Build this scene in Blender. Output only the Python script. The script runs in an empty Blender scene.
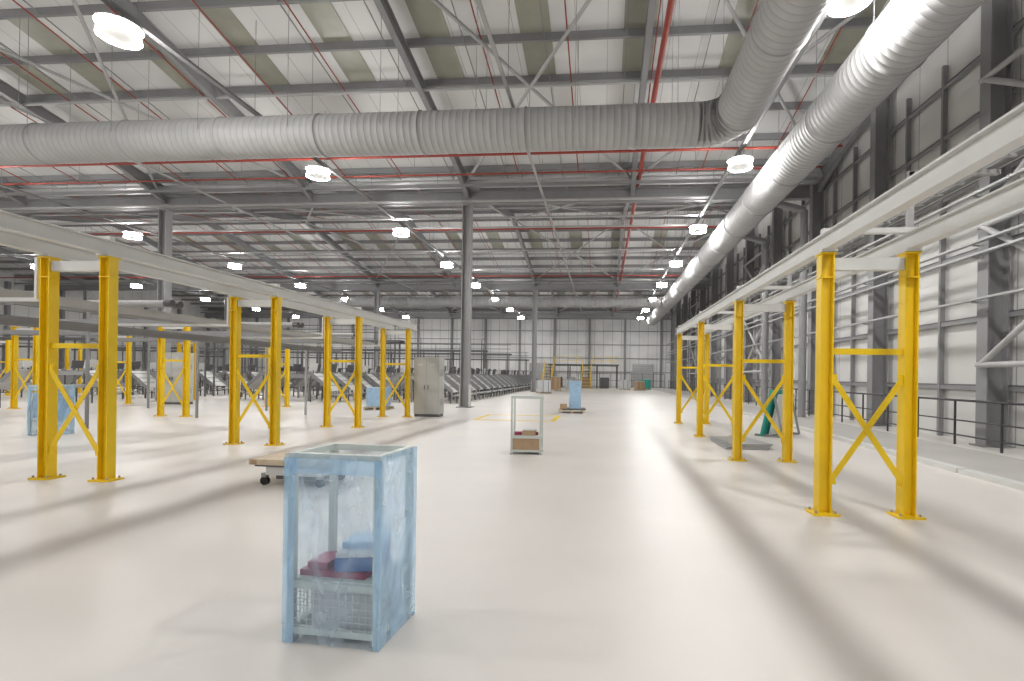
import bpy, math, random
from mathutils import Matrix, Vector
random.seed(7)
scene = bpy.context.scene
scene.view_settings.view_transform = 'Standard'
scene.view_settings.exposure = 0.0

# ------------------------------------------------------------------ materials
def mat(name, col, rough=0.5, metal=0.0, noise=0.0, nscale=6.0, bump=0.0, bscale=60.0, spec=0.5):
    m = bpy.data.materials.new(name); m.use_nodes = True
    nt = m.node_tree; b = nt.nodes['Principled BSDF']
    b.inputs['Roughness'].default_value = rough
    b.inputs['Metallic'].default_value = metal
    b.inputs['Specular IOR Level'].default_value = spec
    b.inputs['Base Color'].default_value = (*col, 1)
    tc = nt.nodes.new('ShaderNodeTexCoord')
    if noise > 0:
        n = nt.nodes.new('ShaderNodeTexNoise'); n.inputs['Scale'].default_value = nscale
        n.inputs['Detail'].default_value = 5
        r = nt.nodes.new('ShaderNodeValToRGB')
        r.color_ramp.elements[0].position = 0.3; r.color_ramp.elements[1].position = 0.7
        r.color_ramp.elements[0].color = (*[c*(1-noise) for c in col], 1)
        r.color_ramp.elements[1].color = (*[min(1, c*(1+noise*0.4)) for c in col], 1)
        nt.links.new(tc.outputs['Object'], n.inputs['Vector'])
        nt.links.new(n.outputs['Fac'], r.inputs['Fac'])
        nt.links.new(r.outputs['Color'], b.inputs['Base Color'])
    if bump > 0:
        n2 = nt.nodes.new('ShaderNodeTexNoise'); n2.inputs['Scale'].default_value = bscale
        bp = nt.nodes.new('ShaderNodeBump'); bp.inputs['Strength'].default_value = bump
        bp.inputs['Distance'].default_value = 0.01
        nt.links.new(tc.outputs['Object'], n2.inputs['Vector'])
        nt.links.new(n2.outputs['Fac'], bp.inputs['Height'])
        nt.links.new(bp.outputs['Normal'], b.inputs['Normal'])
    return m

def seam_mat(name, col, seamcol, axis, period, width, rough=0.55):
    m = mat(name, col, rough)
    nt = m.node_tree; b = nt.nodes['Principled BSDF']
    tc = nt.nodes.new('ShaderNodeTexCoord'); sp = nt.nodes.new('ShaderNodeSeparateXYZ')
    nt.links.new(tc.outputs['Object'], sp.inputs[0])
    md = nt.nodes.new('ShaderNodeMath'); md.operation = 'PINGPONG'; md.inputs[1].default_value = period/2
    nt.links.new(sp.outputs[axis], md.inputs[0])
    lt = nt.nodes.new('ShaderNodeMath'); lt.operation = 'LESS_THAN'; lt.inputs[1].default_value = width
    nt.links.new(md.outputs[0], lt.inputs[0])
    n = nt.nodes.new('ShaderNodeTexNoise'); n.inputs['Scale'].default_value = 0.35
    nt.links.new(tc.outputs['Object'], n.inputs['Vector'])
    r = nt.nodes.new('ShaderNodeValToRGB')
    r.color_ramp.elements[0].position = 0.35; r.color_ramp.elements[1].position = 0.65
    r.color_ramp.elements[0].color = (*[c*0.86 for c in col], 1); r.color_ramp.elements[1].color = (*col, 1)
    nt.links.new(n.outputs['Fac'], r.inputs['Fac'])
    mx = nt.nodes.new('ShaderNodeMix'); mx.data_type = 'RGBA'
    nt.links.new(lt.outputs[0], mx.inputs['Factor'])
    nt.links.new(r.outputs['Color'], mx.inputs['A']); mx.inputs['B'].default_value = (*seamcol, 1)
    nt.links.new(mx.outputs['Result'], b.inputs['Base Color'])
    return m

def film_mat(name, col, lo, hi, scale=5.0):
    m = bpy.data.materials.new(name); m.use_nodes = True
    nt = m.node_tree; b = nt.nodes['Principled BSDF']; out = nt.nodes['Material Output']
    b.inputs['Base Color'].default_value = (*col, 1); b.inputs['Roughness'].default_value = 0.22
    b.inputs['Specular IOR Level'].default_value = 0.7
    tr = nt.nodes.new('ShaderNodeBsdfTransparent')
    tr.inputs['Color'].default_value = (0.90, 0.96, 1, 1)
    tc = nt.nodes.new('ShaderNodeTexCoord'); mp = nt.nodes.new('ShaderNodeMapping')
    mp.inputs['Scale'].default_value = (1, 1, 0.55); mp.inputs['Rotation'].default_value = (0.3, 0.5, 0.2)
    n = nt.nodes.new('ShaderNodeTexNoise'); n.inputs['Scale'].default_value = scale
    n.inputs['Detail'].default_value = 4; n.inputs['Distortion'].default_value = 1.2
    nt.links.new(tc.outputs['Object'], mp.inputs[0]); nt.links.new(mp.outputs[0], n.inputs['Vector'])
    mr = nt.nodes.new('ShaderNodeMapRange'); mr.inputs['From Min'].default_value = 0.35
    mr.inputs['From Max'].default_value = 0.68
    mr.inputs['To Min'].default_value = lo; mr.inputs['To Max'].default_value = hi
    nt.links.new(n.outputs['Fac'], mr.inputs['Value'])
    bp = nt.nodes.new('ShaderNodeBump'); bp.inputs['Strength'].default_value = 0.5; bp.inputs['Distance'].default_value = 0.02
    nt.links.new(n.outputs['Fac'], bp.inputs['Height']); nt.links.new(bp.outputs['Normal'], b.inputs['Normal'])
    mx = nt.nodes.new('ShaderNodeMixShader')
    nt.links.new(mr.outputs[0], mx.inputs[0]); nt.links.new(tr.outputs[0], mx.inputs[1])
    nt.links.new(b.outputs[0], mx.inputs[2]); nt.links.new(mx.outputs[0], out.inputs['Surface'])
    return m

def emis(name, col, s):
    m = bpy.data.materials.new(name); m.use_nodes = True
    b = m.node_tree.nodes['Principled BSDF']
    b.inputs['Base Color'].default_value = (*col, 1)
    b.inputs['Emission Color'].default_value = (*col, 1); b.inputs['Emission Strength'].default_value = s
    return m

M = dict(
 floor=mat('concrete_floor', (0.68, 0.648, 0.615), 0.40, 0, 0.07, 0.5, 0.05, 30, 0.4),
 walk=mat('grey_walkway_paint', (0.50, 0.48, 0.46), 0.5, 0, 0.08, 0.9),
 roof=seam_mat('roof_liner', (0.74, 0.74, 0.735), (0.42, 0.42, 0.42), 0, 1.0, 0.012),
 wallR=seam_mat('wall_liner_y', (0.70, 0.695, 0.68), (0.33, 0.33, 0.33), 1, 1.3, 0.02),
 wallF=seam_mat('wall_liner_x', (0.78, 0.775, 0.77), (0.3, 0.3, 0.3), 0, 1.3, 0.025),
 steel=mat('grey_painted_steel', (0.25, 0.25, 0.255), 0.55, 0.0, 0.08, 2),
 colS=mat('column_grey_paint', (0.33, 0.33, 0.335), 0.55, 0.0, 0.06, 2),
 steelL=mat('light_painted_steel', (0.42, 0.42, 0.42), 0.5, 0.0, 0.06, 2),
 trunk=mat('trunking_grey', (0.22, 0.22, 0.22), 0.65, 0.0, 0.06, 2),
 dark=mat('dark_steel', (0.11, 0.11, 0.115), 0.5, 0.0, 0.1, 2),
 galv=mat('galvanised_duct', (0.46, 0.46, 0.46), 0.65, 0.15, 0.10, 1.5),
 galvD=mat('galvanised_duct_seam', (0.33, 0.33, 0.33), 0.7, 0.1),
 tray=mat('galvanised_tray', (0.42, 0.42, 0.42), 0.45, 0.3, 0.1, 3),
 yel=mat('yellow_safety_paint', (0.87, 0.585, 0.008), 0.4, 0, 0.05, 3),
 white=mat('white_powdercoat', (0.66, 0.66, 0.64), 0.42, 0, 0.04, 3),
 red=mat('red_sprinkler_paint', (0.32, 0.045, 0.03), 0.5, 0, 0.05, 3),
 black=mat('black_rail_paint', (0.03, 0.03, 0.035), 0.4),
 cab=mat('cabinet_enamel', (0.52, 0.52, 0.50), 0.45, 0, 0.04, 2),
 olive=mat('translucent_rooflight', (0.33, 0.33, 0.27), 0.4, 0, 0.12, 2),
 card=mat('cardboard', (0.45, 0.31, 0.19), 0.8, 0, 0.1, 8),
 wood=mat('plywood', (0.58, 0.47, 0.34), 0.65, 0, 0.15, 9),
 sage=mat('pale_sage_frame', (0.58, 0.62, 0.59), 0.45, 0, 0.04, 5),
 crim=mat('crimson_plastic', (0.28, 0.03, 0.08), 0.4),
 blue=mat('blue_plastic', (0.07, 0.15, 0.36), 0.35),
 bluep=mat('pale_blue_cover', (0.36, 0.54, 0.74), 0.35, 0, 0.15, 8, 0.4, 12),
 paper=mat('grey_paper_label', (0.60, 0.62, 0.64), 0.6),
 teal=mat('teal_sheet', (0.03, 0.36, 0.30), 0.4),
 yline=mat('yellow_floor_line', (0.82, 0.60, 0.04), 0.5, 0, 0.2, 5),
 rubber=mat('rubber', (0.02, 0.02, 0.02), 0.7),
 film1=film_mat('stretch_film_thin', (0.64, 0.80, 0.98), 0.06, 0.36, 4),
 film2=film_mat('stretch_film_dense', (0.48, 0.73, 1.0), 0.32, 0.62, 5),
 glow=emis('lamp_refractor', (1.0, 0.99, 0.97), 145),
)

# ------------------------------------------------------------------ mesh builder
class B:
    def __init__(s): s.v=[]; s.f=[]; s.m=[]; s.sm=[]; s.mats=[]
    def mi(s, k):
        if k not in s.mats: s.mats.append(k)
        return s.mats.index(k)
    def add(s, vs, fs, k, smooth=False):
        o=len(s.v); s.v+= [tuple(p) for p in vs]; i=s.mi(k)
        for f in fs: s.f.append([o+a for a in f]); s.m.append(i); s.sm.append(smooth)
    def box(s, c, d, k, rot=None):
        vs=[]
        for x in (-.5,.5):
            for y in (-.5,.5):
                for z in (-.5,.5):
                    p=Vector((x*d[0],y*d[1],z*d[2]))
                    if rot is not None: p=rot@p
                    vs.append(p+Vector(c))
        s.add(vs,[(0,1,3,2),(4,6,7,5),(0,4,5,1),(2,3,7,6),(0,2,6,4),(1,5,7,3)],k)
    def frame(s,p1,p2,up=(0,0,1)):
        p1=Vector(p1);p2=Vector(p2);d=(p2-p1);L=d.length;d.normalize();u=Vector(up)
        if abs(d.dot(u))>.98: u=Vector((0,1,0))
        r=d.cross(u).normalized();u=r.cross(d).normalized()
        return p1,p2,L,Matrix((r,d,u)).transposed()
    def beam(s,p1,p2,w,h,k,up=(0,0,1)):
        p1,p2,L,R=s.frame(p1,p2,up)
        s.box((p1+p2)/2,(w,L,h),k,R)
    def ibeam(s,p1,p2,w,h,t,k,up=(0,0,1)):
        p1,p2,L,R=s.frame(p1,p2,up);c=(p1+p2)/2
        s.box(c+R@Vector((0,0,h/2-t/2)),(w,L,t),k,R)
        s.box(c-R@Vector((0,0,h/2-t/2)),(w,L,t),k,R)
        s.box(c,(t*.8,L,h-2*t),k,R)
    def cyl(s,p1,p2,r,k,n=8,r2=None,caps=True):
        if r2 is None:r2=r
        p1,p2,L,R=s.frame(p1,p2)
        vs=[];
        for (p,rr) in ((p1,r),(p2,r2)):
            for i in range(n):
                a=2*math.pi*i/n; vs.append(p+R@Vector((math.cos(a)*rr,0,math.sin(a)*rr)))
        s.add(vs,[(i,(i+1)%n,n+(i+1)%n,n+i) for i in range(n)],k,True)
        if caps: s.add(vs,[tuple(range(n))[::-1],tuple(range(n,2*n))],k)
    def sweep(s,pts,rad,ks,n=32):
        rings=[]
        for i,p in enumerate(pts):
            a=Vector(pts[max(i-1,0)]);b=Vector(pts[min(i+1,len(pts)-1)]);d=(b-a).normalized()
            r=d.cross(Vector((0,0,1))).normalized();u=r.cross(d)
            for j in range(n):
                t=2*math.pi*j/n; rings.append(Vector(p)+(r*math.cos(t)+u*math.sin(t))*rad[i])
        o=len(s.v); s.v+=[tuple(p) for p in rings]
        for i in range(len(pts)-1):
            mi=s.mi(ks[i])
            for j in range(n):
                s.f.append([o+i*n+j,o+i*n+(j+1)%n,o+(i+1)*n+(j+1)%n,o+(i+1)*n+j]); s.m.append(mi); s.sm.append(True)
        m=len(pts)-1; mi=s.mi(ks[0])
        s.f.append([o+j for j in range(n)][::-1]); s.m.append(mi); s.sm.append(False)
        s.f.append([o+m*n+j for j in range(n)]); s.m.append(mi); s.sm.append(False)
    def build(s,name,loc=(0,0,0),rz=0,mesh_only=False):
        me=bpy.data.meshes.new(name); me.from_pydata(s.v,[],s.f)
        for k in s.mats: me.materials.append(M[k])
        me.polygons.foreach_set('material_index',s.m)
        me.polygons.foreach_set('use_smooth',s.sm); me.update()
        if mesh_only: return me
        return put(me,name,loc,rz)
def put(me,name,loc=(0,0,0),rz=0):
    o=bpy.data.objects.new(name,me); scene.collection.objects.link(o)
    o.location=loc;o.rotation_euler=(0,0,rz);return o

# ------------------------------------------------------------------ building layout
XR, XL, YB, YF = 9.95, -61.0, -8.0, 74.0
V0, SP, HS = -0.4, 24.0, 12.0
EZ, SL = 10.4, 0.19
def rz(y):      # underside of rafter
    d=abs(((y-V0)%SP)-HS); return EZ+(HS-d)*SL
RAFX=[9.6]+[1.25-7.85*i for i in range(8)]
SHEET=0.72
XI, XJ = XR-.02, XL+.02

b=B(); b.box(((XL+XR)/2,(YB+YF)/2,-0.1),(XR-XL+.6,YF-YB+.6,0.2),'floor'); b.build('floor')
b=B(); b.box((7.5,(YB+YF)/2-2,0.003),(2.2,YF-YB-9,0.006),'walk'); b.build('walkway_strip')
b=B(); b.box((XR+.1,(YB+YF)/2,6.9),(0.2,YF-YB,13.8),'wallR'); b.build('wall_right')
b=B(); b.box((XL-.1,(YB+YF)/2,6.9),(0.2,YF-YB,13.8),'wallR'); b.build('wall_left')
b=B(); b.box(((XL+XR)/2,YF+.1,6.9),(XR-XL,0.2,13.8),'wallF'); b.build('wall_far')
b=B(); b.box(((XL+XR)/2,YB-.1,6.9),(XR-XL,0.2,13.8),'wallF'); b.build('wall_back')
ys=[YB-.3]+[y for y in (V0,V0+12,V0+24,V0+36,V0+48,V0+60,V0+72)]+[YF+.3]
ysi=[YB+.02]+ys[1:-1]+[YF-.02]
b=B()
for y0,y1 in zip(ys[:-1],ys[1:]):
    z0,z1=rz(y0)+SHEET,rz(y1)+SHEET
    vs=[(XL-.3,y0,z0),(XR+.3,y0,z0),(XR+.3,y1,z1),(XL-.3,y1,z1),(XL-.3,y0,z0+.12),(XR+.3,y0,z0+.12),(XR+.3,y1,z1+.12),(XL-.3,y1,z1+.12)]
    b.add(vs,[(0,3,2,1),(4,5,6,7),(0,1,5,4),(2,3,7,6)],'roof')
b.build('ceiling')
b=B()
def slope_panel(b,x,w,y0,y1,k,off=SHEET-.015,t=.02):
    b.beam((x,y0,rz(y0)+off),(x,y1,rz(y1)+off),w,t,k)
for sp in range(0,3):
    for i in range(21):
        x=7.6-3.3*i
        if abs((x-1.25)%7.85)<.7: x+=.9
        base=V0+24*sp
        slope_panel(b,x,1.0,base+14.6,base+18.2,'olive')
        slope_panel(b,x,1.0,base+5.0,base+8.6,'olive')
b.build('rooflight_panels')
b=B()
for y0,y1 in zip(ysi[:-1],ysi[1:]):
    n=max(2,int(round((y1-y0)/1.75)))
    for i in range(n):
        y=y0+(y1-y0)*(i+.5)/n
        z=rz(y)+.45+.125
        b.box(((XL+XR)/2,y,z),(XI-XJ,0.03,0.25),'steel')
        b.box(((XL+XR)/2,y+.04,z-.118),(XI-XJ,0.09,0.015),'steel')
b.build('roof_purlins')
b=B()
x=XR-1.5
while x>XL+1:
    for y0,y1 in zip(ysi[:-1],ysi[1:]):
        b.beam((x,y0+.2,rz(y0+.2)+.5),(x,y1-.2,rz(y1-.2)+.5),.03,.03,'steel')
    x-=2.616
b.build('purlin_sag_bars')
b=B()
for x in RAFX:
    for y0,y1 in zip(ysi[:-1],ysi[1:]):
        b.ibeam((x,y0,rz(y0)+.225),(x,y1,rz(y1)+.225),.2,.45,.03,'steel')
    for v in (V0,V0+24,V0+48,V0+72):
        for s_ in (-1,1):
            ye=v+s_*2.2
            if ye>YF: continue
            b.add([(x-.02,v,EZ-.35),(x-.02,ye,rz(ye)),(x-.02,v,EZ+.1),(x+.02,v,EZ-.35),(x+.02,ye,rz(ye)),(x+.02,v,EZ+.1)],
                  [(0,1,2),(3,5,4),(0,3,4,1),(0,2,5,3),(1,4,5,2)],'steel')
            b.beam((x,v,EZ-.35),(x,ye,rz(ye)-.01),.2,.03,'steel')
b.build('roof_rafters')
b=B()
def rp(x,y): return (x,y,rz(y)+.1)
for xa,xb_ in ((1.25,-6.6),(9.6,1.25),(-14.45,-22.3)):
    for v in (V0,V0+24,V0+48):
        for y0,y1 in ((v+.5,v+12),(v+12,v+23.5)):
            b.cyl(rp(xa,y0),rp(xb_,y1),.06,'steelL',8); b.cyl(rp(xb_,y0),rp(xa,y1),.06,'steelL',8)
for y in (V0+6.3,V0+17.7,V0+30.3,V0+41.7,V0+54.3):
    b.cyl((XI,y,rz(y)+.1),(XJ,y,rz(y)+.1),.055,'steelL',8)
b.build('roof_wind_bracing')
for v in (V0,V0+24,V0+48,V0+72):
    b=B()
    b.ibeam((XI-.7,v,EZ-.33),(XJ+.1,v,EZ-.33),.3,.62,.04,'steel')
    b.box(((XL+XR)/2,v,EZ+.35),(XI-XJ-.2,.9,.06),'steelL')
    x=XR-1
    while x>XL+1:
        b.box((x,v,EZ-.33),(.28,.02,.56),'steel'); x-=1.96
    b.beam((XI-.7,v-.9,EZ-.05),(XJ+.1,v-.9,EZ-.05),.12,.12,'steel')
    b.build('valley_girder')
b=B()
b.ibeam((0,0,0),(0,0,EZ-.70),.40,.42,.035,'colS',up=(1,0,0))
b.box((0,0,.02),(.7,.7,.04),'steel')
b.box((0,0,EZ-.68),(.5,.5,.05),'colS')
for s_ in (-1,1): b.box((s_*.23,0,.55),(.03,.44,1.1),'white')
cm=b.build('steel_column',mesh_only=True)
for y in (V0,V0+24,V0+48):
    for x in (-6.6,-22.3,-38.0,-53.7): put(cm,'steel_column',(x,y,0))
b=B()
y=23.6-5.2*6
while y<YF:
    if y>YB+.3:
        b.ibeam((9.55,y,0),(9.55,y,rz(y)),.34,.5,.035,'steel',up=(1,0,0))
        b.box((9.55,y,.02),(.7,.5,.04),'steel')
    y+=5.2
for z in (1.5,3.3,5.1,6.9,8.7,10.2):
    b.box((XR-.09,(YB+YF)/2,z),(.16,YF-YB-.1,.03),'dark')
    b.box((XR-.15,(YB+YF)/2,z-.07),(.02,YF-YB-.1,.12),'steel')
y=YB+1
while y<YF-.5:
    b.box((XR-.12,y,5.4),(.14,.08,10.8),'steel')
    y+=1.733
b.build('trim_1')
b=B()
x=XR-1.6
while x>XL:
    b.box((x,YF-.2,EZ/2),(.28,.3,EZ),'steel'); x-=5.2
for z in (2.2,4.2,6.2,8.2,10.0): b.box(((XL+XR)/2,YF-.1,z),(XR-XL,.12,.1),'steel')
b.build('trim_2')
b=B()
y=YB+2
while y<YF: b.box((XL+.25,y,EZ/2),(.4,.3,EZ),'steel'); y+=5.2
for z in (2.2,4.2,6.2,8.2): b.box((XL+.1,(YB+YF)/2,z),(.12,YF-YB-.1,.1),'steel')
b.build('trim_3')
b=B()
for y0 in (8.0,28.8,49.6):
    y1=y0+5.2
    for z0 in (2.0,5.6):
        b.cyl((9.2,y0+.1,z0),(9.2,y1-.1,z0+3.4),.07,'steelL',10); b.cyl((9.2,y1-.1,z0),(9.2,y0+.1,z0+3.4),.07,'steelL',10)
        b.cyl((9.2,y0,z0),(9.2,y1,z0),.07,'steelL',10); b.cyl((9.2,y0,z0+3.4),(9.2,y1,z0+3.4),.07,'steelL',10)
b.build('tubular_steel_bracing')

# ------------------------------------------------------------------ ducts
DZ=8.95
def duct(name,path,r,pitch=.24):
    P=[Vector(p) for p in path]; cum=[0]
    for a,c in zip(P[:-1],P[1:]): cum.append(cum[-1]+(c-a).length)
    T=cum[-1]
    def at(s_):
        for i in range(len(P)-1):
            if s_<=cum[i+1]+1e-9:
                return P[i].lerp(P[i+1],(s_-cum[i])/(cum[i+1]-cum[i]))
        return P[-1]
    pts=[];rad=[];ks=[];s_=0;i=0
    while s_<T-pitch:
        big=(i%16==0); e=.03 if big else .004; w=.04 if big else .012
        for ds,rr,k in ((0,r,'galvD'),(.006,r+e,'galvD' if not big else 'galv'),(w,r+e,'galvD'),(w+.006,r,'galv')):
            pts.append(at(s_+ds)); rad.append(rr); ks.append(k)
        s_+=pitch;i+=1
    pts.append(at(T));rad.append(r);ks.append('galv')
    b=B(); b.sweep(pts,rad,ks)
    s_=1.5
    while s_<T-1:
        p=at(s_);d=(at(s_+.05)-p).normalized();q_=d.cross(Vector((0,0,1))).normalized()
        for q in (-1,1):
            a=p+q_*q*(r+.03); b.cyl(a,(a.x,a.y,rz(a.y)+.5),.008,'steel',5)
        s_+=2.88
    return b.build(name)
Rb=.95; YD=14.85; XD=3.60
arc=[(XD-Rb+Rb*math.sin(a),YD-Rb+Rb*math.cos(a),DZ) for a in [i*math.pi/2/16 for i in range(17)]]
duct('spiral_air_duct',[(XL+1,YD,DZ)]+arc+[(XD,YB+.3,DZ)],.60,.2)
duct('spiral_air_duct',[(6.3,YB+.3,DZ),(6.3,66,DZ)],.68,.2)
duct('spiral_air_duct',[(5.57,50,DZ),(-40,50,DZ)],.5,.4)
for yy in (21.6,26.5):
    b=B(); b.cyl((8.25,yy,0),(8.25,yy,8.6),.15,'steel',14); b.cyl((8.25,yy,8.6),(7.03,yy,8.95),.15,'steel',14); b.build('drop_pipe')

# ------------------------------------------------------------------ sprinkler pipes
b=B()
for (y,z,r) in ((18.9,10.05,.05),(20.6,10.0,.035),(29.5,10.3,.05),(43,10.2,.05)):
    b.cyl((8.5,y,z),(XL+1,y,z),r,'red',8)
    x=7.5
    while x>XL+2: b.cyl((x,y,z),(x,y,rz(y)+.5),.01,'steel',4); x-=3.9
b.cyl((1.5,YB+1,10.55),(1.5,70,10.55),.085,'red',10)
for y in (2,6,10,14,18,22,26,30,34,38,42,46,50): b.cyl((1.5,y,10.5),(1.5,y,rz(y)+.5),.012,'steel',4)
x=7.0
while x>-40:
    for v in (V0,V0+24,V0+48):
        for y0,y1 in ((v+1,v+12),(v+12,v+23)):
            b.cyl((x,y0,rz(y0)+.28),(x,y1,rz(y1)+.28),.024,'red',6)
    x-=2.75
b.build('sprinkler_pipework')
b=B()
for (y,z) in ((22.4,9.5),(24.8,9.5),(27.8,9.9),(33,9.9),(39,9.9)):
    b.box((-27.5,y,z),(64,.22,.05),'tray')
    x=4
    while x>XL+3: b.cyl((x,y,z),(x,y,rz(y)+.5),.01,'steel',4); x-=3.9
for x in (-2.8,-18.2,-34):
    b.box((x,33,9.66),(.1,66,.05),'tray')
    for k in range(17): b.cyl((x,2+4*k,9.66),(x,2+4*k,rz(2+4*k)+.5),.01,'steel',4)
b.build('cable_trays')

# ------------------------------------------------------------------ high bay lamps
LROWS=[4.75,-10.97,-26.7,-42.4]; LY=[18.25+7.9*k for k in range(-3,7)]
b=B()
for x in LROWS:
    b.box((x,(YB+YF)/2,9.67),(.14,YF-YB-4,.02),'trunk')
    for q in (-.07,.07): b.box((x+q,(YB+YF)/2,9.69),(.01,YF-YB-4,.08),'trunk')
    y=YB+3
    while y<YF-2: b.cyl((x,y,9.68),(x,y,rz(y)+.5),.01,'steel',4); y+=3.95
b.build('lighting_trunking')
b=B()
b.cyl((0,0,.24),(0,0,.27),.44,'steelL',24); b.cyl((0,0,.27),(0,0,.40),.14,'steel',16,.10)
b.cyl((0,0,0),(0,0,.24),.41,'glow',18,.35,caps=False); b.cyl((0,0,.40),(0,0,.585),.015,'steel',6)
b.cyl((0,0,-.01),(0,0,.0),.42,'steelL',18,caps=False)
b.cyl((0,0,.02),(0,0,.022),.39,'white',18)
lm=b.build('high_bay_lamp',mesh_only=True)
ld=bpy.data.lights.new('lamp_light','AREA'); ld.shape='DISK'; ld.size=.78; ld.energy=265; ld.color=(1,.99,.965)
for x in LROWS:
    for y in LY:
        o=put(lm,'high_bay_lamp',(x,y,9.07))
        l=bpy.data.objects.new('lamp_light',ld); scene.collection.objects.link(l); l.parent=o; l.location=(0,0,-.005)

# ------------------------------------------------------------------ yellow gantry frames
def gantry(h):
    b=B(); w=.94
    for x in (0,w):
        b.ibeam((x,0,.015),(x,0,h),.14,.15,.016,'yel',up=(1,0,0))
        b.box((x,0,.0125),(.30,.26,.025),'yel')
        for bx in (-.11,.11):
            for by in (-.09,.09): b.cyl((x+bx,by,.025),(x+bx,by,.055),.014,'tray',6)
        b.box((x,0,h+.0),(.18,.18,.02),'yel')
        b.box((x,-.0,h-.28),(.18,.14,.015),'yel')
    b.box((w/2,-.0,1.93),(w-.14,.06,.07),'yel')
    b.beam((.07,-.035,.40),(w-.07,-.035,1.62),.065,.012,'yel',up=(0,1,0))
    b.beam((.07,-.050,1.62),(w-.07,-.050,.40),.065,.012,'yel',up=(0,1,0))
    for x in (.09,w-.09):
        for z in (.42,1.6): b.box((x,-.04,z),(.08,.012,.12),'yel')
    b.box((w/2,0,h-.12),(w-.16,.10,.14),'white')
    return b
g=gantry(3.08).build('yellow_gantry_frame',mesh_only=True)
g2=gantry(3.2).build('yellow_gantry_frame',mesh_only=True)
for y in (-5.2,6.2,10.0,13.8,17.6): put(g,'yellow_gantry_frame',(2.62,y,0))
for y in (-4.8,6.6,10.3,14.0,17.7): put(g2,'yellow_gantry_frame',(-8.04,y,0))
for y in (16.4,20.2,24.0): put(g2,'yellow_gantry_frame',(-22.9,y+1.2,0))
for y in (16,21.5): put(g2,'yellow_gantry_frame',(-15.2,y,0))
for y in (22,26,30): put(g2,'yellow_gantry_frame',(-35.2,y,0))
def rails(name,xs,z,y0,y1,cross):
    b=B()
    for x in xs: b.ibeam((x,y0,z+.12),(x,y1,z+.12),.12,.20,.018,'white')
    for y in cross: b.beam((xs[0]-.05,y,z+.25),(xs[-1]+.05,y,z+.25),.08,.06,'white')
    for y in cross: 
        for x in xs: b.box((x,y,z+.005),(.18,.22,.03),'white')
    return b.build(name)
rails('overhead_runway_beams',(2.62,3.56),3.105,-7.2,18.3,(-1.4,2.4,6.2,10,13.8,17.6))
rails('overhead_runway_beams',(-8.04,-7.10),3.225,-7.2,18.5,(-.8,2.9,6.6,10.3,14,17.7))
rails('overhead_runway_beams',(-22.9,-21.96),3.225,11,26,(17.6,21.4,25.2))
b=B()
for x in (4.15,4.5): b.box((x,6,4.1),(.03,26,.1),'tray')
y=-6.5
while y<19: b.box((4.32,y,4.08),(.34,.04,.02),'tray'); y+=.4
for y in (-5,-1.4,2.4,6.2,10,13.8,17.6):
    b.beam((3.56,y,3.39),(3.56,y,4.04),.06,.06,'tray'); b.box((4.03,y,4.02),(1.0,.06,.05),'tray')
for i,x in enumerate((4.22,4.3,4.4)): b.cyl((x,-6.6,4.12),(x,19,4.12),.02,'dark',6)
b.build('cable_ladder')
b=B()
for z,x in ((4.7,9.1),(5.0,9.1),(6.2,9.1),(3.6,9.1)): 
    b.box((x-.05,(YB+YF)/2,z),(.14,YF-YB-2,.05),'tray')
    y=23.6-5.2*5
    while y<YF:
        b.box((9.2,y,z-.05),(.3,.05,.04),'tray'); y+=5.2
b.build('side_cable_tray')

# ------------------------------------------------------------------ left overhead conveyors
def conveyor(b,p1,p2,w,k='tray',roll=True):
    p1=Vector(p1);p2=Vector(p2);d=(p2-p1).normalized();s_=d.cross(Vector((0,0,1)))
    for q in (-1,1): b.beam(p1+s_*q*w/2,p2+s_*q*w/2,.04,.14,k)
    L=(p2-p1).length;n=int(L/.22)
    if roll:
        for i in range(1,n):
            c=p1+d*(L*i/n)+Vector((0,0,.03)); b.cyl(c-s_*w/2,c+s_*w/2,.03,'steelL',6)
    else: b.beam(p1+Vector((0,0,.05)),p2+Vector((0,0,.05)),w-.04,.03,'dark')
b=B()
conveyor(b,(-9.3,-5,2.72),(-9.3,19,2.72),.6,'steelL')
conveyor(b,(-10.6,-5,2.45),(-10.6,19,2.45),.45,'steel')
for y in (3,6.6,10.3,14,17.7):
    b.box((-9.6,y,2.6),(2.9,.06,.05),'white'); b.beam((-8.17,y-.06,3.2),(-8.17,y-.06,2.6),.04,.04,'white')
    b.beam((-11,y,0),(-11,y,2.62),.06,.06,'steelL')
for y in (8.2,12.4,16.0,19.5):
    conveyor(b,(-11,y,2.85),(-21.3,y,2.85),.5,'steel')
    for x in (-13.6,-18.8): b.beam((x,y-.3,0),(x,y-.3,2.8),.06,.06,'steel')
for y in (5.2,9.4,13.6,17.1): 
    for i in range(2): 
        b.cyl((-8.8,y+.2*i,2.95),(-11.4,y+.2*i,2.95),.06,'steelL',8); b.cyl((-8.7,y+.2*i,2.95),(-8.85,y+.2*i,2.95),.075,'dark',8)
b.build('overhead_roller_conveyor')
for (y,xa,xb_,z) in ((29,-12,-52,3.5),(38,-9,-55,3.4),(48.5,-9,-56,3.6),(60,-9,-56,3.4)):
    b=B(); conveyor(b,(xa,y,z),(xb_,y,z),.7,'dark',False)
    x=xa-.3
    while x>xb_:
        for q in (-.35,.35): b.beam((x,y+q,0),(x,y+q,z-.05),.07,.07,'dark')
        b.cyl((x,y-.35,z),(x,y-.35,z+.9),.025,'dark',5)
        x-=2.4
    for zz in (.5,.9): b.cyl((xa,y-.35,z+zz),(xb_,y-.35,z+zz),.025,'dark',5)
    b.build('raised_belt_conveyor')
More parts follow.
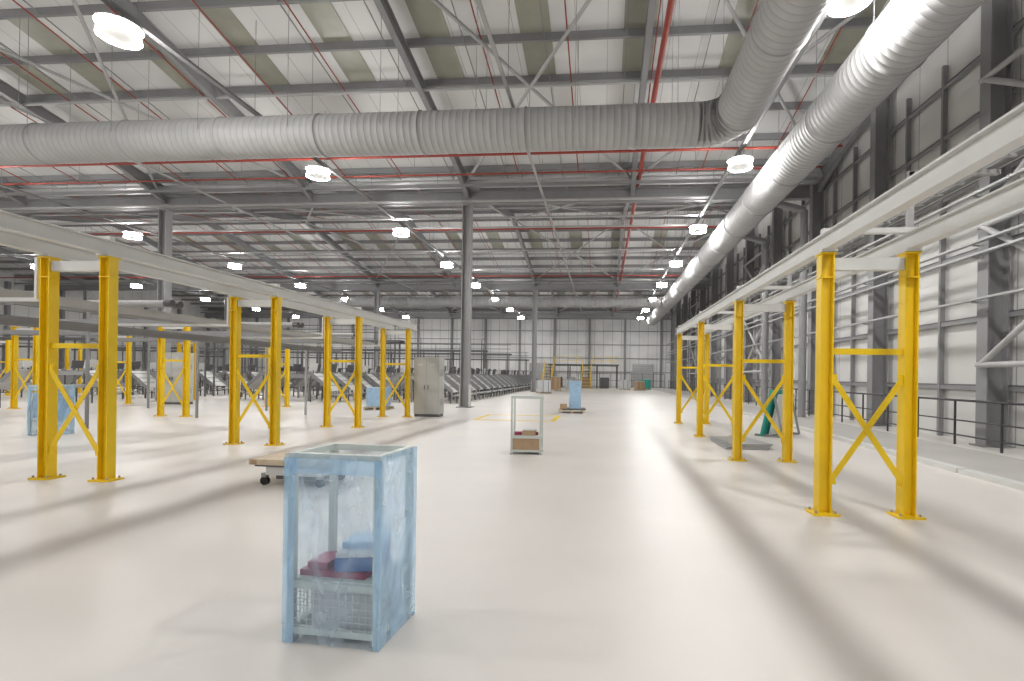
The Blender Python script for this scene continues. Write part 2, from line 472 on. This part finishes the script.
def chute_row(x0,y0,y1,face=1,pitch=2.0):
    b=B(); y=y0; n=0
    while y<y1:
        R=Matrix.Rotation(face*math.radians(38),3,'Y')
        b.box((x0,y,1.05),(1.5,1.15,.03),'cab' if n%2 else 'white',R)
        for q in (-.6,.6): b.box((x0,y+q,1.10),(1.55,.03,.18),'steel',R)
        for t in (-.5,-.1,.3): b.box(Vector((x0,y,1.05))+R@Vector((t,0,.025)),(.03,1.1,.02),'steel',R)
        for dx,h in ((-face*.55,1.4),(face*.5,.65)):
            for q in (-.55,.55): b.beam((x0+dx,y+q,0),(x0+dx,y+q,h),.05,.05,'dark')
            b.box((x0+dx,y,h*.45),(.04,1.1,.04),'dark')
        b.beam((x0-face*.55,y-.55,.2),(x0+face*.5,y-.55,.6),.03,.03,'dark')
        b.box((x0+face*.85,y,.42),(.5,1.1,.06),'tray')
        for q in (-.5,.5): b.beam((x0+face*.85,y+q,0),(x0+face*.85,y+q,.42),.05,.05,'dark')
        b.box((x0-face*.75,y,1.85),(.06,.7,.45),'dark' if n%3 else 'white',Matrix.Rotation(.2,3,'Y'))
        b.beam((x0-face*.75,y,1.4),(x0-face*.75,y,1.7),.04,.04,'dark')
        y+=pitch; n+=1
    b.box((x0-face*1.0,(y0+y1)/2,1.35),(.5,y1-y0,.22),'tray')
    b.box((x0-face*1.0,(y0+y1)/2,1.48),(.42,y1-y0,.02),'dark')
    yy=y0
    while yy<=y1:
        b.beam((x0-face*1.0,yy,0),(x0-face*1.0,yy,1.3),.08,.08,'steel'); yy+=2
    b.build('sorting_chute_row')
chute_row(-8.7,27,66,1)
chute_row(-11.6,27,66,-1)
chute_row(-15.0,26,66,1)
chute_row(-19.5,27,66,-1,2.2)
chute_row(-26,24,66,1,2.4)
chute_row(-31,24,66,-1,2.4)
chute_row(-40,24,66,1,2.6)
for (x,y0,y1) in ((-24.2,14,23),(-29,12,23),(-36,10,21),(-45,10,60)):
    b=B(); conveyor(b,(x,y0,.8),(x,y1,.8),.8)
    y=y0+.2
    while y<y1:
        for q in (-.4,.4): b.beam((x+q,y,0),(x+q,y,.75),.05,.05,'dark')
        y+=1.8
    b.build('floor_roller_conveyor')

# ------------------------------------------------------------------ cabinets
def cabinet(w,d,h):
    b=B(); b.box((0,0,.05),(w-.04,d-.04,.1),'dark'); b.box((0,0,.1+(h-.1)/2),(w,d,h-.1),'cab')
    n=2
    for i in range(n):
        cx=-w/2+w/n*(i+.5); b.box((cx,-d/2-.01,.1+(h-.1)/2),(w/n-.03,.02,h-.16),'cab')
        b.box((cx+(w/n/2-.07)*(1 if i==0 else -1),-d/2-.035,h*.5),(.02,.03,.16),'dark')
        b.box((cx,-d/2-.024,h-.25),(.2,.006,.08),'paper')
    for q in (-.25,.25): b.box((w/2+.003,0,h*.5+q*2.2),(.006,d*.6,.25),'tray')
    b.box((0,0,h+.01),(w+.02,d+.02,.02),'cab'); return b
cabinet(.95,.6,2.18).build('electrical_cabinet',(-6.5,18.3,0))
cabinet(1.2,.6,2.4).build('electrical_cabinet',(-20.0,21.9,0))

# ------------------------------------------------------------------ post cages
def cage(b,w=.60,d=.50,h=1.09,mesh=True,top=False):
    t=.04
    for x in (-1,1):
        for y in (-1,1):
            cx,cy=x*(w/2-t/2),y*(d/2-t/2)
            b.box((cx,cy,h/2+.01),(t,t,h-.02),'sage'); b.box((cx,cy,.01),(.06,.06,.02),'tray')
    for z in (.07,.34,h-.02):
        for y in (-1,1): b.box((0,y*(d/2-t/2),z),(w-2*t,t*.8,.04),'sage')
        for x in (-1,1): b.box((x*(w/2-t/2),0,z),(t*.8,d-2*t,.04),'sage')
    b.box((0,0,.055),(w-.05,d-.05,.01),'tray'); b.box((0,0,.365),(w-.05,d-.05,.012),'sage')
    if top: b.box((0,0,h+.005),(w,d,.02),'sage')
    if mesh:
        n=14
        for i in range(1,n):
            x=-w/2+w*i/n
            for y in (-1,1): b.box((x,y*(d/2-.008),.205),(.004,.004,.24),'white')
        for i in range(1,12):
            y=-d/2+d*i/12
            for x in (-1,1): b.box((x*(w/2-.008),y,.205),(.004,.004,.24),'white')
        for i in range(6):
            z=.10+.04*i
            for y in (-1,1): b.box((0,y*(d/2-.008),z),(w-.06,.004,.004),'white')
            for x in (-1,1): b.box((x*(w/2-.008),0,z),(.004,d-.06,.004),'white')
def film(b,w,d,h,nx=10,nz=18):
    random.seed(3)
    def side(p0,u,v,nu,nv,nrm,k):
        vs=[]
        for j in range(nv+1):
            for i in range(nu+1):
                e=0 if i in(0,nu) else 1
                off=e*(-.003-.006*math.sin(math.pi*i/nu)*random.random())
                vs.append(Vector(p0)+Vector(u)*i/nu+Vector(v)*j/nv+Vector(nrm)*off)
        fs=[(j*(nu+1)+i,j*(nu+1)+i+1,(j+1)*(nu+1)+i+1,(j+1)*(nu+1)+i) for j in range(nv) for i in range(nu)]
        b.add(vs,fs,k,True)
    W,D=w/2+.014,d/2+.014
    side((-W,-D,.004),(2*W,0,0),(0,0,h),nx,nz,(0,-1,0),'film1')
    side((W,-D,.004),(0,2*D,0),(0,0,h),nx,nz,(1,0,0),'film2')
    side((W,D,.004),(-2*W,0,0),(0,0,h),nx,nz,(0,1,0),'film1')
    side((-W,D,.004),(0,-2*D,0),(0,0,h),nx,nz,(-1,0,0),'film1')
    side((-W-.003,-D-.004,.004),(.075,0,0),(0,0,h*.98),2,nz,(0,-1,0),'film2')
    side((W-.035,-D-.004,.004),(.038,0,0),(0,0,h*.98),2,nz,(0,-1,0),'film2')
    side((-W,-D-.003,h*.90),(2*W,0,0),(0,0,h*.08),nx,2,(0,-1,0),'film2')
b=B(); cage(b,.585,.44,1.12)
b.box((-.04,.0,.392),(.42,.32,.035),'crim'); 
b.box((-.15,-.05,.43),(.13,.18,.04),'crim')
b.box((.08,-.02,.455),(.26,.26,.08),'blue',Matrix.Rotation(.25,3,'Z')); b.box((.08,-.02,.51),(.25,.25,.025),'paper',Matrix.Rotation(.25,3,'Z'))
b.box((.08,.02,.545),(.22,.2,.04),'bluep',Matrix.Rotation(.1,3,'Z'))
b.box((.04,0,.19),(.42,.32,.24),'paper')
film(b,.585,.44,1.115)
b.build('wrapped_post_cage',(-1.545,3.015,0),math.radians(-4))
b=B(); cage(b,.62,.5,1.16,False,True)
b.box((0,-.0,.2),(.54,.42,.25),'card'); b.box((-.18,0,.40),(.14,.2,.06),'crim'); b.box((.05,0,.42),(.26,.3,.1),'card'); b.box((.18,0,.40),(.1,.1,.06),'crim'); b.box((.05,0,.48),(.24,.25,.02),'paper')
b.build('post_cage',(-1.54,10.2,0),math.radians(3))
b=B(); cage(b,.6,.5,1.2); b.box((0,0,.7),(.5,.4,.6),'bluep'); film(b,.6,.5,1.19)
b.build('wrapped_post_cage',(-13.3,11.0,0),.1)
def pallet(b,w,d,z0=0,k='wood'):
    for x in (-1,0,1): b.box((x*(w/2-.05),0,z0+.011),(.1,d,.022),k)
    for x in (-1,0,1):
        for y in (-1,0,1): b.box((x*(w/2-.05),y*(d/2-.07),z0+.066),(.1,.14,.088),k)
    n=7
    for i in range(n): b.box((0,-d/2+.05+(d-.1)*i/(n-1),z0+.122),(w,.10,.022),k)
b=B(); pallet(b,1.1,1.1); b.box((.1,0,.16),(1.0,1.0,.05),'dark')
b.box((.15,0,.75),(.5,.5,1.15),'bluep'); b.box((.15,0,1.34),(.54,.54,.04),'bluep'); b.box((-.35,-.2,.27),(.3,.4,.2),'card')
b.build('covered_pallet_load',(-1.35,21.7,0),.1)
b=B(); pallet(b,1.0,1.0); b.box((0,0,.55),(.8,.8,.82),'bluep'); b.build('covered_pallet_load',(-9.8,21.2,0),.1)
for k,(x,y,h,m_) in enumerate(((-4.9,52,1.3,'card'),(-3.6,55,1.0,'paper'),(2.6,60,1.0,'paper'),(4.2,58,.9,'card'),(5.2,62,1.1,'teal'),(-5.2,44,1.0,'paper'))):
    b=B(); pallet(b,1.1,1.0); b.box((0,0,.134+h/2),(.95,.85,h),m_); b.box((0,0,.14+h+.015),(1.0,.9,.03),'paper')
    for q in (-.25,.25): b.box((q,-.43,.134+h/2),(.05,.006,h),'dark')
    b.build('loaded_pallet',(x,y,0),.1*k)
b=B()
b.box((0,0,.34),(1.15,.75,.08),'wood'); b.box((0,0,.285),(1.05,.65,.03),'dark'); b.box((.05,0,.21),(.85,.6,.12),'white')
b.box((.1,0,.13),(.7,.5,.08),'dark')
for x in (-.42,.42):
    for y in (-.25,.25):
        b.cyl((x,y-.025,.06),(x,y+.025,.06),.06,'rubber',14); b.box((x,y,.14),(.07,.07,.06),'tray')
for x in (-.5,0,.5): b.box((x,-.376,.34),(.09,.01,.06),'card')
b.build('plywood_deck_cart',(-4.30,6.9,0),-.05)

# ------------------------------------------------------------------ floor markings, kerb, railing
b=B()
for y in (17.3,19.6): b.box((-3.1,y,.003),(2.9,.2,.005),'yline')
for x in (-4.48,-1.72): b.box((x,18.45,.003),(.18,2.2,.005),'yline')
b.box((-2.5,57,.003),(12,.3,.005),'yline')
b.build('yellow_floor_marking')
b=B(); y=2.0
while y<22: b.box((6.25,y+1.2,.04),(.22,2.36,.08),'white'); y+=2.42
b.build('floor_cable_trunking')
b=B()
for i in range(4):
    b.box((3.2+.03*i,12.2+.05*i,.013+.027*i),(.9,1.5,.026),'tray',Matrix.Rotation(.05*i,3,'Z'))
b.build('stacked_steel_plates')
b=B(); y=YB+.5; yp=[]
while y<70: yp.append(y); y+=1.5
for y in yp:
    b.cyl((8.9,y,0),(8.9,y,1.12),.028,'black',8)
for z in (.25,.62,1.12): b.cyl((8.9,yp[0],z),(8.9,yp[-1],z),.02 if z<1 else .03,'black',8)
b.build('safety_handrail')
b=B()
b.box((0,0,.65),(.05,1.5,1.3),'teal',Matrix.Rotation(math.radians(12),3,'Y'))
b.box((.12,.1,.6),(.04,1.2,1.15),'white',Matrix.Rotation(math.radians(12),3,'Y'))
for q in (-.6,.6):
    b.beam((-.35,q,.03),(.4,q,.03),.06,.06,'steel'); b.beam((.4,q,.03),(.15,q,1.2),.05,.05,'steel')
b.build('sheet_material_rack',(4.9,14.6,0),-.7)

# ------------------------------------------------------------------ far end
def stair(b,x,y,w,h,n):
    run=n*.26
    for s_ in (0,w):
        b.beam((x+s_,y,.1),(x+s_,y+run,h),.06,.22,'yel')
        b.cyl((x+s_,y,1.0),(x+s_,y+run,h+1.0),.03,'yel',6)
        for i in range(0,n+1,4):
            yy=y+run*i/n;zz=h*i/n; b.cyl((x+s_,yy,zz),(x+s_,yy,zz+1.0),.025,'yel',6)
    for i in range(n): b.box((x+w/2,y+run*(i+.5)/n,h*(i+.9)/n),(w,.24,.04),'yel' if i%2 else 'dark')
b=B(); stair(b,-2.6,60,1.1,3.0,15); b.build('yellow_access_stair')
b=B(); stair(b,-7.4,60.2,1.1,3.0,15); b.build('yellow_access_stair')
b=B(); b.box((-2.5,66.2,3.0),(9,4.4,.18),'dark')
for x in (-6.8,-4.5,-2.8,-.8,1.8):
    for y in (64.2,68.2): b.beam((x,y,0),(x,y,2.95),.14,.14,'dark')
for z in (3.55,4.05): 
    b.cyl((-6.2,64.1,z),(-2.7,64.1,z),.03,'yel',6); b.cyl((-1.4,64.1,z),(2,64.1,z),.03,'yel',6)
for x in (-6.2,-4.6,-3.4,-1.3,-.2,.9,2): b.cyl((x,64.1,3),(x,64.1,4.05),.03,'yel',6)
for i,x in enumerate((-6,-4.3,-2.2,.2)):
    b.box((x,66.2,.7),(1.2,1.4,1.4),('dark','cab','card','dark')[i])
b.build('mezzanine_platform')
b=B()
x=-8
while x<8.6:
    b.cyl((x,70.5,0),(x,70.5,2.0),.04,'dark',6)
    x+=1.5
for z in (.1,1.0,1.95): b.cyl((-8,70.5,z),(8.5,70.5,z),.03,'dark',6)
b.build('end_guard_fence')
for i,x in enumerate((-9.45,5.75)):
    b=B(); b.box((x,YF-.4,1.7),(3.0,.06,3.4),'tray')
    for k in range(1,12): b.box((x,YF-.435,.28*k),(2.9,.012,.02),'dark')
    b.build('door_%d'%(i+1))

# ------------------------------------------------------------------ world + camera
w=bpy.data.worlds.new('World'); scene.world=w; w.use_nodes=True
w.node_tree.nodes['Background'].inputs[0].default_value=(.6,.65,.7,1); w.node_tree.nodes['Background'].inputs[1].default_value=.3
cd=bpy.data.cameras.new('camera'); cd.sensor_width=36; cd.lens=500/1024*36
cd.shift_x=-0.0462; cd.shift_y=0.0341; cd.clip_end=300; cd.clip_start=.05
c=bpy.data.objects.new('camera',cd); scene.collection.objects.link(c)
c.matrix_world=Matrix.Translation((0,0,1.6))@Matrix.Rotation(math.radians(5),4,'Z')@Matrix.Rotation(math.radians(90),4,'X')@Matrix.Rotation(math.radians(.8),4,'Z')
scene.camera=c
